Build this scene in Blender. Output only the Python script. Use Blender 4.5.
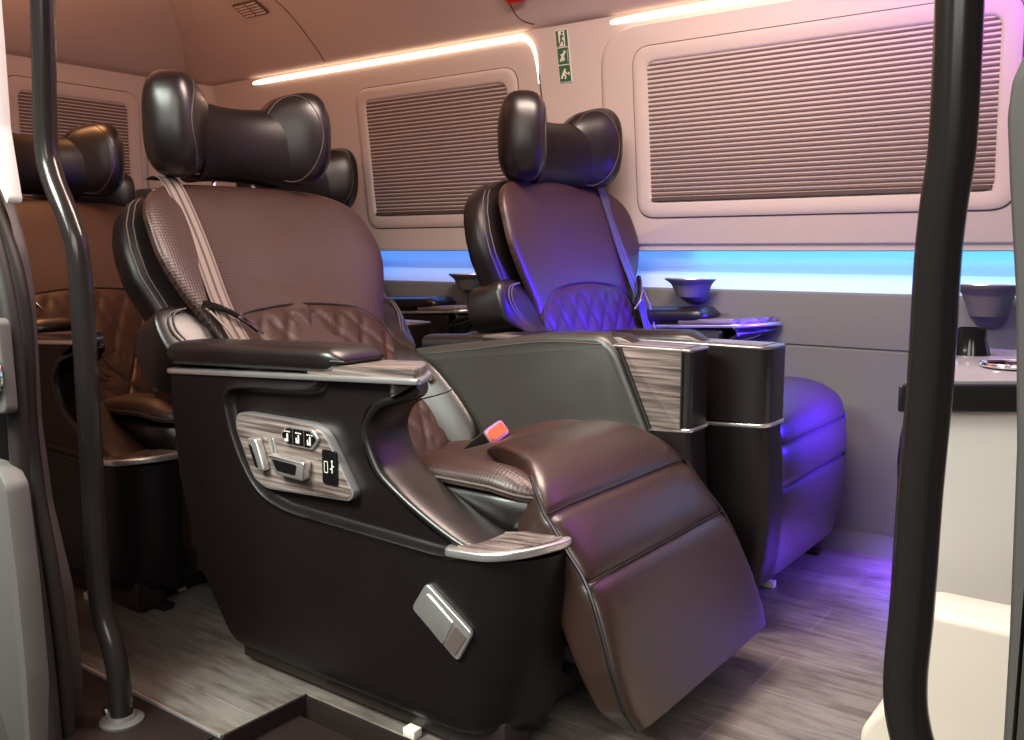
import bpy, bmesh, math, random
from mathutils import Vector, Matrix
R = math.radians
for o in list(bpy.data.objects):
    bpy.data.objects.remove(o)
scn = bpy.context.scene
COL = scn.collection

# ------------------------------------------------------------------ camera
cd = bpy.data.cameras.new('camera')
cam = bpy.data.objects.new('camera', cd)
COL.objects.link(cam)
cam.location = (0, 0, .8)
cam.rotation_euler = (R(90 - 7.47), 0, R(36.7))
cd.sensor_width = 36
cd.lens = 915 / 1024 * 36
cd.clip_start = .02
scn.camera = cam

# ------------------------------------------------------------------ world, lamps, exposure
wd = bpy.data.worlds.new('world')
scn.world = wd
wd.use_nodes = True
wd.node_tree.nodes['Background'].inputs[0].default_value = (.80, .90, .92, 1)
wd.node_tree.nodes['Background'].inputs[1].default_value = .13
scn.view_settings.view_transform = 'Standard'
scn.view_settings.look = 'None'
scn.view_settings.exposure = 0
scn.view_settings.gamma = 1
scn.view_settings.use_curve_mapping = False


def area(name, loc, direction, sx, sy, power, color, spread=180):
    l = bpy.data.lights.new(name, 'AREA')
    l.shape = 'RECTANGLE'
    l.size = sx
    l.size_y = sy
    l.energy = power
    l.color = color
    l.spread = R(spread)
    o = bpy.data.objects.new(name, l)
    COL.objects.link(o)
    o.location = loc
    o.rotation_euler = Vector(direction).to_track_quat('-Z', 'Y').to_euler()
    return o


# daylight falling in through the open sliding door
area('door_daylight', (.3, -1.2, 2.1), (-.38, .9, -.42), 2.2, 1.3, 56, (1.0, .95, .88))
area('door_daylight', (-1.5, -.35, 1.95), (.06, .85, -1.0), .9, .7, 37, (.93, 1.0, .90), 110)
# warm fill lights added under the roof, without fixtures
area('roof_fill', (-2.55, 1.25, 1.45), (0.05, .45, 1), .8, .2, 6, (1.0, .45, .25))
area('roof_fill', (-.9, 1.45, 1.72), (-.1, .15, -1), .8, .25, 29, (1.0, .77, .66))
area('roof_fill', (-2.62, 1.35, 1.62), (0, 0, -1), .3, .2, 1.7, (1.0, .45, .18), 90)
# purple roof lamp over the front end, blue lamps in front and at foot level
area('front_roof_lamp', (.15, 1.8, 1.40), (-.25, .7, .45), .5, .2, 9.0, (.48, .10, 1.0), 115)
area('front_ambient_lamp', (.28, 2.14, .66), (-1.0, -.03, -.10), .10, .30, 14, (.05, .015, 1.0), 34)
area('front_ambient_lamp', (-.27, 2.20, .50), (-1.0, -.12, -.20), .10, .12, 8, (.05, .015, 1.0), 62)
area('floor_ambient_lamp', (-.42, 2.43, .20), (-.25, -.50, -.85), .6, .05, 9, (.14, .03, 1.0), 95)


# ------------------------------------------------------------------ materials
def nt(name):
    m = bpy.data.materials.new(name)
    m.use_nodes = True
    t = m.node_tree
    return m, t, t.nodes['Principled BSDF']


def coords(t, kind='Object', scale=(1, 1, 1)):
    tc = t.nodes.new('ShaderNodeTexCoord')
    mp = t.nodes.new('ShaderNodeMapping')
    mp.inputs['Scale'].default_value = scale
    t.links.new(tc.outputs[kind], mp.inputs['Vector'])
    return mp.outputs['Vector']


def bump(t, b, h, strength, dist=.001):
    n = t.nodes.new('ShaderNodeBump')
    n.inputs['Strength'].default_value = strength
    n.inputs['Distance'].default_value = dist
    t.links.new(h, n.inputs['Height'])
    t.links.new(n.outputs['Normal'], b.inputs['Normal'])


def ramp(t, src, stops):
    r = t.nodes.new('ShaderNodeValToRGB')
    e = r.color_ramp.elements
    while len(e) < len(stops):
        e.new(.5)
    for k, (p, c) in enumerate(stops):
        e[k].position = p
        e[k].color = (*c, 1)
    t.links.new(src, r.inputs['Fac'])
    return r.outputs['Color']


def noise(t, vec, scale, detail=3, rough=.5):
    n = t.nodes.new('ShaderNodeTexNoise')
    n.inputs['Scale'].default_value = scale
    n.inputs['Detail'].default_value = detail
    n.inputs['Roughness'].default_value = rough
    t.links.new(vec, n.inputs['Vector'])
    return n.outputs['Fac']


def simple(name, col, rough=.5, metal=0, bump_s=0, bscale=400, var=0):
    m, t, b = nt(name)
    v = coords(t)
    b.inputs['Roughness'].default_value = rough
    b.inputs['Metallic'].default_value = metal
    n = noise(t, v, bscale)
    lo = tuple(c * (1 - var) for c in col)
    hi = tuple(min(1, c * (1 + var)) for c in col)
    t.links.new(ramp(t, n, [(.3, lo), (.7, hi)]), b.inputs['Base Color'])
    if bump_s:
        bump(t, b, n, bump_s)
    return m


def leather(name, col, rough=.36, perf=False, spec=.7):
    m, t, b = nt(name)
    v = coords(t)
    b.inputs['Base Color'].default_value = (*col, 1)
    vo = t.nodes.new('ShaderNodeTexVoronoi')
    vo.inputs['Scale'].default_value = 420
    t.links.new(v, vo.inputs['Vector'])
    n2 = noise(t, v, 9, 3)
    mr = t.nodes.new('ShaderNodeMapRange')
    mr.inputs['To Min'].default_value = rough - .06
    mr.inputs['To Max'].default_value = rough + .08
    t.links.new(n2, mr.inputs['Value'])
    t.links.new(mr.outputs[0], b.inputs['Roughness'])
    b.inputs['Specular IOR Level'].default_value = spec
    if perf:
        uv = coords(t, 'UV', (150, 150, 1))
        fr = t.nodes.new('ShaderNodeVectorMath'); fr.operation = 'FRACTION'
        t.links.new(uv, fr.inputs[0])
        sb = t.nodes.new('ShaderNodeVectorMath'); sb.operation = 'SUBTRACT'
        t.links.new(fr.outputs[0], sb.inputs[0])
        sb.inputs[1].default_value = (.5, .5, 0)
        ln = t.nodes.new('ShaderNodeVectorMath'); ln.operation = 'LENGTH'
        t.links.new(sb.outputs[0], ln.inputs[0])
        c = ramp(t, ln.outputs['Value'], [(.20, tuple(k * .12 for k in col)), (.32, tuple(k * 1.35 for k in col))])
        t.links.new(c, b.inputs['Base Color'])
        bump(t, b, ln.outputs['Value'], .35, .002)
    else:
        bump(t, b, vo.outputs['Distance'], .12, .0006)
    return m


M = {}
M['leather'] = leather('dark_leather', (.008, .0048, .0048), .33)
M['leather_lit'] = leather('lit_wall_leather', (.030, .027, .024), .38, spec=.8)  # lighter copy of the dark leather, door light put into its colour
M['leather_matt'] = leather('dark_matt_leather', (.0068, .0040, .0043), .42, spec=.34)
M['perforated'] = leather('perforated_leather', (.034, .0125, .009), .44, perf=True)
M['quilted'] = leather('quilted_leather', (.034, .0125, .009), .48, spec=.45)
M['brown'] = leather('warm_lit_leather', (.030, .0125, .0085), .33, spec=.85)  # leg rest leather, brown of the warm light put into its colour
M['thread'] = simple('seam_thread', (.085, .065, .06), .6)
M['seam'] = simple('dark_seam', (.006, .003, .003), .7)  # plain dark colour of seam lines and narrow gaps
M['silver'] = simple('satin_silver', (.78, .74, .72), .28, .85)
M['dark_silver'] = simple('dark_satin_metal', (.30, .25, .25), .3, .8)
M['chrome'] = simple('polished_chrome', (.85, .83, .82), .12, 1)
M['black_plastic'] = simple('black_plastic', (.012, .010, .010), .35)
M['gloss_black'] = simple('gloss_black', (.008, .006, .007), .12)
M['grey_plastic'] = simple('grey_plastic', (.105, .095, .09), .55, 0, .1)
M['jamb'] = simple('jamb_lining', (.055, .042, .040), .5, 0, .1)
M['tray'] = simple('glossy_grey_top', (.30, .29, .31), .15)
M['rubber'] = simple('rubber_seal', (.018, .013, .012), .55, 0, .2)
M['pole'] = simple('dark_polished_tube', (.030, .024, .023), .20, .35)
M['beige'] = simple('beige_lining', (.62, .53, .49), .75, 0, .15, 900, .03)
M['ceiling'] = simple('roof_lining', (.56, .45, .42), .85, 0, .2, 900, .04)
M['grey_wall'] = simple('grey_lining', (.15, .15, .145), .7, 0, .15, 900, .05)
M['groove'] = simple('lining_groove', (.10, .07, .065), .8)
M['white'] = simple('ivory_panel', (.84, .79, .72), .5)
M['cream'] = simple('cream_plastic', (.82, .70, .60), .45)
M['white_paint'] = simple('white_paint', (.75, .70, .66), .4)
M['sill'] = simple('sill_plastic', (.022, .014, .013), .38, 0, .5, 160)
M['red'] = simple('red_plastic', (.65, .01, .01), .35)
M['orange'] = simple('release_button_red', (.85, .12, .05), .4)
M['green'] = simple('sign_green', (.02, .13, .07), .5)
M['sign_white'] = simple('sign_white', (.85, .83, .72), .5)
M['belt'] = None
M['recess'] = simple('recess_lining', (.55, .60, .62), .6)


def belt_mat(name, lo, hi):
    m, t, b = nt(name)
    uv = coords(t, 'UV')
    sep = t.nodes.new('ShaderNodeSeparateXYZ')
    t.links.new(uv, sep.inputs[0])
    c = ramp(t, sep.outputs['X'], [(0, hi), (.14, lo), (.20, hi), (.40, hi), (.46, lo), (.54, lo), (.60, hi), (.80, hi), (.86, lo), (1, hi)])
    t.links.new(c, b.inputs['Base Color'])
    b.inputs['Roughness'].default_value = .55
    n = noise(t, coords(t, 'UV', (1, 400, 1)), 1)
    bump(t, b, n, .3)
    return m


M['belt'] = belt_mat('belt_webbing', (.045, .027, .025), (.20, .145, .125))
M['belt_grey'] = belt_mat('grey_belt_webbing', (.03, .028, .035), (.10, .095, .11))


def wood(name):
    m, t, b = nt(name)
    v = coords(t, 'Object', (2.2, 60, 75))
    n1 = noise(t, v, 2.2, 6, .65)
    c = ramp(t, n1, [(.34, (.040, .027, .024)), (.46, (.12, .09, .08)), (.54, (.20, .155, .14)), (.66, (.31, .26, .235))])
    t.links.new(c, b.inputs['Base Color'])
    b.inputs['Roughness'].default_value = .32
    return m


M['wood'] = wood('grey_veneer')


def plank_floor():
    m, t, b = nt('wood_look_floor')
    v = coords(t)
    br = t.nodes.new('ShaderNodeTexBrick')
    br.inputs['Scale'].default_value = 1
    br.inputs['Brick Width'].default_value = 1.2
    br.inputs['Row Height'].default_value = .155
    br.inputs['Mortar Size'].default_value = .0022
    br.inputs['Mortar Smooth'].default_value = .3
    br.inputs['Color1'].default_value = (.21, .185, .165, 1)
    br.inputs['Color2'].default_value = (.25, .225, .20, 1)
    br.inputs['Mortar'].default_value = (.30, .28, .26, 1)
    t.links.new(v, br.inputs['Vector'])
    g = noise(t, coords(t, 'Object', (5, 38, 1)), 1.6, 6, .65)
    g2 = noise(t, coords(t, 'Object', (2.0, 6, 1)), 1.5, 5, .65)
    gc = ramp(t, g, [(.30, (.42, .38, .36)), (.55, (1, 1, 1)), (.75, (1.0, .98, .95))])
    gc2 = ramp(t, g2, [(.36, (.52, .46, .44)), (.56, (1, 1, 1))])
    mx = t.nodes.new('ShaderNodeMix'); mx.data_type = 'RGBA'; mx.blend_type = 'MULTIPLY'
    mx.inputs[0].default_value = .9
    t.links.new(br.outputs['Color'], mx.inputs[6]); t.links.new(gc, mx.inputs[7])
    mx2 = t.nodes.new('ShaderNodeMix'); mx2.data_type = 'RGBA'; mx2.blend_type = 'MULTIPLY'
    mx2.inputs[0].default_value = .8
    t.links.new(mx.outputs[2], mx2.inputs[6]); t.links.new(gc2, mx2.inputs[7])
    t.links.new(mx2.outputs[2], b.inputs['Base Color'])
    b.inputs['Roughness'].default_value = .36
    bump(t, b, g, .25)
    return m


M['floor'] = plank_floor()


def blind_mat():
    m, t, b = nt('pleated_blind_fabric')
    n = noise(t, coords(t, 'Object', (60, 1, 400)), 3, 3)
    c = ramp(t, n, [(.3, (.135, .095, .088)), (.7, (.215, .158, .148))])
    t.links.new(c, b.inputs['Base Color'])
    b.inputs['Roughness'].default_value = .9
    return m


M['blind'] = blind_mat()


def emit(name, col, s):
    m, t, b = nt(name)
    n = noise(t, coords(t), 40)
    t.links.new(ramp(t, n, [(0, tuple(c * .96 for c in col)), (1, col)]), b.inputs['Emission Color'])
    b.inputs['Base Color'].default_value = (*col, 1)
    b.inputs['Emission Strength'].default_value = s
    return m


M['warm_led'] = emit('warm_led_diffuser', (1.0, .70, .48), 7)
M['blue_led'] = emit('blue_led_strip', (.10, .50, 1.0), 10.5)
M['violet_led'] = emit('violet_led_strip', (.10, .30, 1.0), 8)


# ------------------------------------------------------------------ object helpers
def link(name, me, mat, parent=None, smooth=True, angle=35):
    me.materials.append(mat)
    if smooth:
        me.shade_smooth()
        me.set_sharp_from_angle(angle=R(angle))
    o = bpy.data.objects.new(name, me)
    COL.objects.link(o)
    if parent is not None:
        o.parent = parent
    return o


def tag(o, label, cat, group=None):
    o['label'] = label
    o['category'] = cat
    if group:
        o['group'] = group
    return o


def struct(o, label=None):
    o['kind'] = 'structure'
    if label:
        o['label'] = label
    return o


def thing(name, loc, label, cat, group=None):
    o = bpy.data.objects.new(name, None)
    o.empty_display_size = .05
    COL.objects.link(o)
    o.location = loc
    return tag(o, label, cat, group)


class G:
    """collects vertices and faces, then links them as one mesh"""
    def __init__(s, X=None):
        s.v = []; s.f = []; s.uv = {}
        s.X = X or (lambda p: p)

    def add(s, p, uv=None):
        s.v.append(tuple(s.X(tuple(p))))
        if uv is not None:
            s.uv[len(s.v) - 1] = uv
        return len(s.v) - 1

    def loops(s, loops, closed=True, cap0=True, cap1=True, uvs=None):
        """bridge a list of point loops of equal length"""
        idx = []
        for k, lp in enumerate(loops):
            idx.append([s.add(p, None if uvs is None else uvs[k][i]) for i, p in enumerate(lp)])
        n = len(loops[0])
        for k in range(len(loops) - 1):
            for i in range(n if closed else n - 1):
                j = (i + 1) % n
                s.f.append((idx[k][i], idx[k][j], idx[k + 1][j], idx[k + 1][i]))
        for c, k in ((cap0, 0), (cap1, len(loops) - 1)):
            if c and closed:
                lp = loops[k]
                m = s.add([sum(p[q] for p in lp) / n for q in range(3)],
                          None if uvs is None else (sum(u[0] for u in uvs[k]) / n, sum(u[1] for u in uvs[k]) / n))
                for i in range(n):
                    j = (i + 1) % n
                    s.f.append((idx[k][i], idx[k][j], m))
        return idx

    def tube(s, pts, r, n=10, smooth=0, taper=None):
        pts = [Vector(p) for p in pts]
        if smooth:
            pts = crv(pts, smooth)
        lps = []
        up = None
        for i, p in enumerate(pts):
            d = (pts[min(i + 1, len(pts) - 1)] - pts[max(i - 1, 0)])
            if d.length < 1e-9:
                continue
            d.normalize()
            if up is None:
                up = Vector((0, 0, 1)) if abs(d.z) < .9 else Vector((1, 0, 0))
            a = d.cross(up); a.normalize()
            b = a.cross(d)
            up = b
            rr = r if taper is None else r * taper(i / (len(pts) - 1))
            lps.append([p + a * (rr * math.cos(2 * math.pi * k / n)) + b * (rr * math.sin(2 * math.pi * k / n)) for k in range(n)])
        s.loops(lps)
        return s

    def box(s, x0, x1, y0, y1, z0, z1):
        i = [s.add(p) for p in ((x0, y0, z0), (x1, y0, z0), (x1, y1, z0), (x0, y1, z0), (x0, y0, z1), (x1, y0, z1), (x1, y1, z1), (x0, y1, z1))]
        for f in ((0, 3, 2, 1), (4, 5, 6, 7), (0, 1, 5, 4), (1, 2, 6, 5), (2, 3, 7, 6), (3, 0, 4, 7)):
            s.f.append(tuple(i[k] for k in f))
        return s

    def build(s, name, mat, parent=None, smooth=True, angle=35, bevel=0, seg=2):
        me = bpy.data.meshes.new(name)
        bm = bmesh.new()
        vs = [bm.verts.new(p) for p in s.v]
        for f in s.f:
            try:
                bm.faces.new([vs[k] for k in f])
            except ValueError:
                pass
        if s.uv:
            L = bm.loops.layers.uv.new('UVMap')
            bm.verts.index_update()
            for f in bm.faces:
                for lo in f.loops:
                    lo[L].uv = s.uv.get(lo.vert.index, (0, 0))
        bmesh.ops.remove_doubles(bm, verts=bm.verts, dist=1e-6)
        bmesh.ops.recalc_face_normals(bm, faces=bm.faces)
        if bevel:
            bm.normal_update()
            ed = [e for e in bm.edges if len(e.link_faces) == 2 and e.calc_face_angle(0) > R(30)]
            bmesh.ops.bevel(bm, geom=ed, offset=bevel, segments=seg, profile=.5, affect='EDGES')
        bm.to_mesh(me)
        bm.free()
        return link(name, me, mat, parent, smooth, angle)


def crv(pts, n=8, closed=False):
    """Catmull-Rom through the points"""
    P = [Vector(p) for p in pts]
    out = []
    m = len(P)
    rng = m if closed else m - 1
    for i in range(rng):
        if closed:
            a, b, c, d = P[(i - 1) % m], P[i], P[(i + 1) % m], P[(i + 2) % m]
        else:
            a, b, c, d = P[max(i - 1, 0)], P[i], P[i + 1], P[min(i + 2, m - 1)]
        for k in range(n):
            t = k / n
            out.append(.5 * ((2 * b) + (c - a) * t + (2 * a - 5 * b + 4 * c - d) * t * t + (3 * b - a - 3 * c + d) * t ** 3))
    if not closed:
        out.append(P[-1])
    return out


def roundpoly(pts, r, n=5):
    """polygon with circular-ish corners; r may be a list"""
    out = []
    m = len(pts)
    for i in range(m):
        a, b, c = Vector(pts[i - 1]), Vector(pts[i]), Vector(pts[(i + 1) % m])
        rr = r[i] if isinstance(r, (list, tuple)) else r
        u = (a - b); v = (c - b)
        k = min(rr, u.length * .49, v.length * .49)
        p0 = b + u.normalized() * k; p1 = b + v.normalized() * k
        for q in range(n + 1):
            t = q / n
            out.append((1 - t) ** 2 * p0 + 2 * t * (1 - t) * b + t * t * p1)
    return out


def sel(hx, hy, e=4, n=40):
    """superellipse loop"""
    o = []
    for k in range(n):
        a = 2 * math.pi * (k + .5) / n
        c, s = math.cos(a), math.sin(a)
        o.append((hx * math.copysign(abs(c) ** (2 / e), c), hy * math.copysign(abs(s) ** (2 / e), s)))
    return o


def prism(g, outline, axis, d0, d1, r=.004, seg=3):
    """extrude a 2D outline [(a,b)] along an axis, rim rounded by r (normal offset)"""
    n = len(outline)
    P = [Vector((p[0], p[1])) for p in outline]
    area2 = sum(P[i].x * P[(i + 1) % n].y - P[(i + 1) % n].x * P[i].y for i in range(n))
    sg = 1 if area2 > 0 else -1
    N = []
    for i in range(n):
        t = (P[(i + 1) % n] - P[i - 1])
        if t.length < 1e-9:
            t = Vector((1, 0))
        t.normalize()
        N.append(Vector((-t.y, t.x)) * sg)   # inward
    def pt(q, d):
        if axis == 'y': return (q.x, d, q.y)
        if axis == 'z': return (q.x, q.y, d)
        return (d, q.x, q.y)
    s = 1 if d1 > d0 else -1
    lps = []
    for k in range(seg + 1):
        a = math.pi / 2 * k / seg
        lps.append([pt(P[i] + N[i] * (r * (1 - math.sin(a))), d0 + s * r * (1 - math.cos(a))) for i in range(n)])
    for k in range(seg, -1, -1):
        a = math.pi / 2 * k / seg
        lps.append([pt(P[i] + N[i] * (r * (1 - math.sin(a))), d1 - s * r * (1 - math.cos(a))) for i in range(n)])
    idx = []
    for lp in lps:
        idx.append([g.add(p) for p in lp])
    for k in range(len(lps) - 1):
        for i in range(n):
            j = (i + 1) % n
            g.f.append((idx[k][i], idx[k][j], idx[k + 1][j], idx[k + 1][i]))
    g.f.append(tuple(idx[0])); g.f.append(tuple(idx[-1]))
    return g


def pillow(g, outline, cen, H, D, mapf, p=5, rings=14, disp=None, uvs=1.0):
    """upholstered pad: outline in (a,b), dome height H, depth D behind"""
    n = len(outline)
    ts = [1.0]
    for k in range(1, rings + 1):
        ts.append(math.cos(math.pi / 2 * k / (rings + 1)) if k < rings * .4 else None)
    a0 = [t for t in ts if t is not None]
    left = rings - len(a0) + 1
    last = a0[-1]
    ts = a0 + [last * (1 - (k + 1) / (left + 1)) for k in range(left)]
    lps, uv = [], []
    for t, h in [(.97, -D), (1, -D * .85)] + [(t, None) for t in ts]:
        lp, u = [], []
        for q in outline:
            a = cen[0] + (q[0] - cen[0]) * t
            b = cen[1] + (q[1] - cen[1]) * t
            hh = h if h is not None else H * (1 - t ** p) ** (1 / 2.2)
            if h is None and disp:
                hh += disp(a, b) * min(1, (1 - t) * 12)
            lp.append(mapf(a, b, hh)); u.append((a * uvs, b * uvs))
        lps.append(lp); uv.append(u)
    g.loops(lps, uvs=uv, cap0=True, cap1=True)
    return g


def sm(a, b, x):
    t = max(0, min(1, (x - a) / (b - a)))
    return t * t * (3 - 2 * t)


def interp(tab, x):
    if x <= tab[0][0]: return tab[0][1]
    for (a, u), (b, v) in zip(tab, tab[1:]):
        if x <= b:
            return u + (v - u) * (x - a) / (b - a)
    return tab[-1][1]


# ------------------------------------------------------------------ the room
X0, X1 = -3.45, .62


def sweepx(name, prof, x0, x1, mat, parent=None, closed=False):
    g = G()
    g.loops([[(x, p[0], p[1]) for p in prof] for x in (x0, x1)], closed=closed, cap0=closed, cap1=closed)
    return g.build(name, mat, parent, angle=40)


floor = prism(G(), [(X0, .86), (-1.24, .86), (-1.24, 1.038), (-.30, 1.038), (-.30, .86), (X1, .86), (X1, 2.55), (X0, 2.55)], 'z', -.04, 0, .0015, 1).build('floor', M['floor'], smooth=False)
struct(floor)

# far wall: lower grey lining, slope under the light recess, recess, upper panel
wf = sweepx('wall_far', [(2.47, -.04), (2.47, .536), (2.4755, .5405), (2.47, .545), (2.47, .680), (2.474, .688), (2.505, .722), (2.56, .722)], X0, X1, M['grey_wall'])
struct(wf)
rc = sweepx('recess_slope', [(2.474, .6885), (2.5045, .7225), (2.520, .726), (2.528, .735), (2.528, .800), (2.515, .806), (2.45, .806)], X0, X1, M['recess'], wf)
YU = lambda z: 2.452 - (z - .8) * .115
up_prof = [(2.56, .812), (2.470, .806), (2.455, .797), (2.4515, .800), (YU(.805), .805)] + [(YU(z), z) for z in (.9, 1.0, 1.1, 1.2, 1.3, 1.4, 1.45, 1.49)]
wu = sweepx('upper_lining', up_prof, X0, X1, M['beige'], wf)
# thin low rubber foot of the far wall
sk = prism(G(), [(2.44, 0.0), (2.47, 0), (2.47, .05), (2.462, .05), (2.455, .02)], 'x', X0, X1, .001, 1).build('baseboard_far', M['grey_wall'], smooth=True)
struct(sk)

# LED strips of the recess (hidden above its mouth)
for nm, a, b, mt in (('recess_light', X0 + .02, -1.24, 'violet_led'), ('recess_light', -1.22, X1 - .02, 'blue_led')):
    o = G().box(a, b, 2.476, 2.500, .798, .804).build(nm, M[mt], None, smooth=False)
    tag(o, 'blue light strip tucked in the side wall recess ' + ('behind the rear seats' if b < -1 else 'beside the front seat'), 'light strip', None)

# roof: profile across the van, swept lengthwise
ceil_pts = crv([(2.43, 1.462, 0), (2.385, 1.468, 0), (2.352, 1.478, 0), (2.30, 1.53, 0), (2.16, 1.635, 0), (1.92, 1.725, 0), (1.6, 1.765, 0), (1.2, 1.775, 0), (.95, 1.75, 0), (.80, 1.66, 0), (.70, 1.52, 0)], 6)
ceil_prof = [(p[0], p[1]) for p in ceil_pts]
struct(sweepx('ceiling', ceil_prof, X0, X1, M['ceiling']))
# rear end wall with a cove to the roof
struct(G().box(X0 - .04, X0, .68, 2.58, -.04, 1.95).build('wall_rear', M['beige'], smooth=False))
g = G()
g.loops([[(X0 + p[0], y, p[1]) for p in [(0.0, 1.49), (.035, 1.497), (.05, 1.505), (.12, 1.56), (.25, 1.64), (.45, 1.72), (.62, 1.765), (.70, 1.79)]] for y in (.72, 2.47)], closed=False)
struct(g.build('trim_1', M['ceiling']), 'cove between the rear end wall and the roof')
# rounded post in the far rear corner
g = G()
g.loops([[(X0 + .01 + p[0], 2.49 + p[1], z) for p in crv([(0, -.34, 0), (.04, -.30, 0), (.06, -.20, 0), (.12, -.12, 0), (.22, -.09, 0), (.30, -.075, 0), (.33, -.02, 0)], 5)] for z in (.80, 1.0, 1.2, 1.43)]
        + [[(X0 + .01 + p[0] * .9, 2.49 + p[1] * .9 - .02, 1.475) for p in crv([(0, -.34, 0), (.04, -.30, 0), (.06, -.20, 0), (.12, -.12, 0), (.22, -.09, 0), (.30, -.075, 0), (.33, -.02, 0)], 5)]], closed=False)
struct(g.build('trim_2', M['beige']), 'rounded corner post lining beside the rear wall')
struct(G().box(X1, X1 + .04, 1.0, 2.58, -.04, 1.95).build('wall_front', M['grey_wall'], smooth=False))
# wall on the door side, behind the doorway, and its header
struct(G().box(X0, -1.85, .66, .72, -.04, 1.56).build('wall_near', M['beige'], smooth=False))
struct(G().box(-1.85, X1, .66, .72, 1.42, 1.56).build('trim_3', M['beige'], smooth=False), 'header above the sliding door opening')

# grooves across the roof lining
def roof_groove(name, x, hook=0, i1=40):
    pts = []
    for i, p in enumerate(ceil_prof[12:i1]):
        pts.append((x + (hook * max(0, 1 - i / 5) ** 2), p[0], p[1]))
    return struct(G().tube(pts, .0022, 6).build(name, M['groove']), 'seam in the roof lining')
roof_groove('trim_4', -2.60)
roof_groove('trim_5', -1.72, .05)

# ---- warm light strips: a lit slot along the top of each window panel
def strip(x0, x1, label, hook=True):
    t = thing('ceiling_light_strip', ((x0 + x1) / 2, 2.37, 1.45), label, 'light strip')
    t_loc = Vector(t.location)
    X = lambda p: tuple(Vector(p) - t_loc)
    pts = [(x0, 2.385, 1.4505), (x0 + .08, 2.376, 1.4525), ((x0 + x1) / 2, 2.374, 1.4525), (x1 - .12, 2.374, 1.4525)]
    if hook:
        pts += [(x1 - .05, 2.373, 1.450), (x1 - .018, 2.377, 1.428), (x1 - .004, 2.3835, 1.385), (x1, 2.3945, 1.31), (x1 + .002, 2.404, 1.22)]
    g = G(X)
    P = crv(pts, 8)
    m = len(P) - 1
    def w(k):
        d = k / m
        base = .0085
        if k < 8: base *= .25 + .75 * k / 8
        if hook and k > m - 34:
            base *= max(.10, (m - k) / 34) ** 1.1
        return base
    lps = []
    for k, p in enumerate(P):
        q0, q1 = P[max(0, k - 1)], P[min(m, k + 1)]
        d = (q1 - q0).normalized()
        nrm = Vector((0, -1, 0))
        s = d.cross(nrm).normalized()
        r = w(k)
        lps.append([p + s * (r * math.cos(a)) + nrm * (r * .7 * math.sin(a)) for a in [2 * math.pi * i / 10 for i in range(10)]])
    g.loops(lps)
    g.build('diffuser', M['warm_led'], t)
    g = G(X)
    g.box(x0, x1 - (.06 if hook else 0), 2.384, 2.43, 1.444, 1.461)
    g.build('channel', M['beige'], t, bevel=.002)
    return t


strip(-3.05, -1.680, 'long warm white light strip above the middle window, bent down at its right end')
strip(-1.40, .60, 'warm white light strip above the large front window', hook=False)

# seams of the window panels
def panel_seam(name, pts, r=.0025, lab='seam of the window panel'):
    return struct(G().tube([(x, YU(z) - .0005, z) for x, z in pts], r, 8, smooth=8).build(name, M['groove']), lab)
panel_seam('trim_6', [(-1.678, 1.34), (-1.672, 1.27), (-1.670, 1.2), (-1.670, 1.12)])
# raised soft panel of the front window (left border a soft roll)
g = G()
o2 = roundpoly([(-1.455, .815), (.7, .815), (.7, 1.433), (-1.455, 1.433)], [.02, .01, .01, .12], 8)
lps = []
P2 = [Vector(p) for p in o2]
cx, cz = -.38, 1.12
for h, ins in ((0.0, 0), (.006, .002), (.010, .008), (.012, .02)):
    lps.append([(p.x + (ins if p.x < cx else -ins), YU(p.y) + .002 - h, p.y + (ins * .3 if p.y < cz else -ins * .3)) for p in P2])
g.loops(lps, cap0=False, cap1=True)
struct(g.build('trim_7', M['beige'], angle=60), 'raised lining panel around the front window')


# ---- windows: raised bezel with a pleated blind
def window(name, a0, a1, z0, z1, bez, plane, off=0, pitch=.0122, label=None, r=.03):
    """plane(a, z, h) maps along-wall, height, proud distance to the room"""
    cx, cz = (a0 + a1) / 2, (z0 + z1) / 2
    def loop(d, rr):
        return roundpoly([(a0 - d, z0 - d), (a1 + d, z0 - d), (a1 + d, z1 + d), (a0 - d, z1 + d)], rr, 7)
    fr = G()
    secs = [(bez + .001, .055, off - .006), (bez, .055, off + .004), (bez - .006, .05, off + .007), (bez - .016, .045, off + .008),
            (.010, r + .012, off + .008), (.004, r + .004, off + .006), (0, r, off - .004)]
    fr.loops([[plane(p[0], p[1], h) for p in loop(d, rr)] for d, rr, h in secs], cap0=False, cap1=False)
    f = fr.build(name, M['beige'], None, angle=50)
    struct(f, label)
    # dark line around the bezel
    ln = G()
    pts = [plane(p[0], p[1], off + .0005) for p in loop(bez + .002, .057)]
    ln.tube(pts + pts[:1], .0014, 6)
    ln.build('seal', M['groove'], f)
    # pleats
    b = G()
    nz = int((z1 - z0) / pitch)
    rows = []
    for k in range(nz * 2 + 1):
        z = z0 + (z1 - z0) * k / (nz * 2)
        rows.append((z, off - .001 + (.0034 if k % 2 else 0.0)))
    N = 8
    b.loops([[plane(a0 + (a1 - a0) * i / N, z, h) for z, h in rows] for i in range(N + 1)], closed=False)
    bo = b.build('blind', M['blind'], f, smooth=False)
    # lower rail of the blind
    rl = G()
    sec = [(z0 + .001, .001), (z0 + .001, .011), (z0 + .010, .011), (z0 + .012, .001)]
    rl.loops([[plane(a, z, off + h) for z, h in sec] for a in (a0 + .004, a1 - .004)])
    rl.build('blind_rail', M['groove'], f)
    return f


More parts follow.
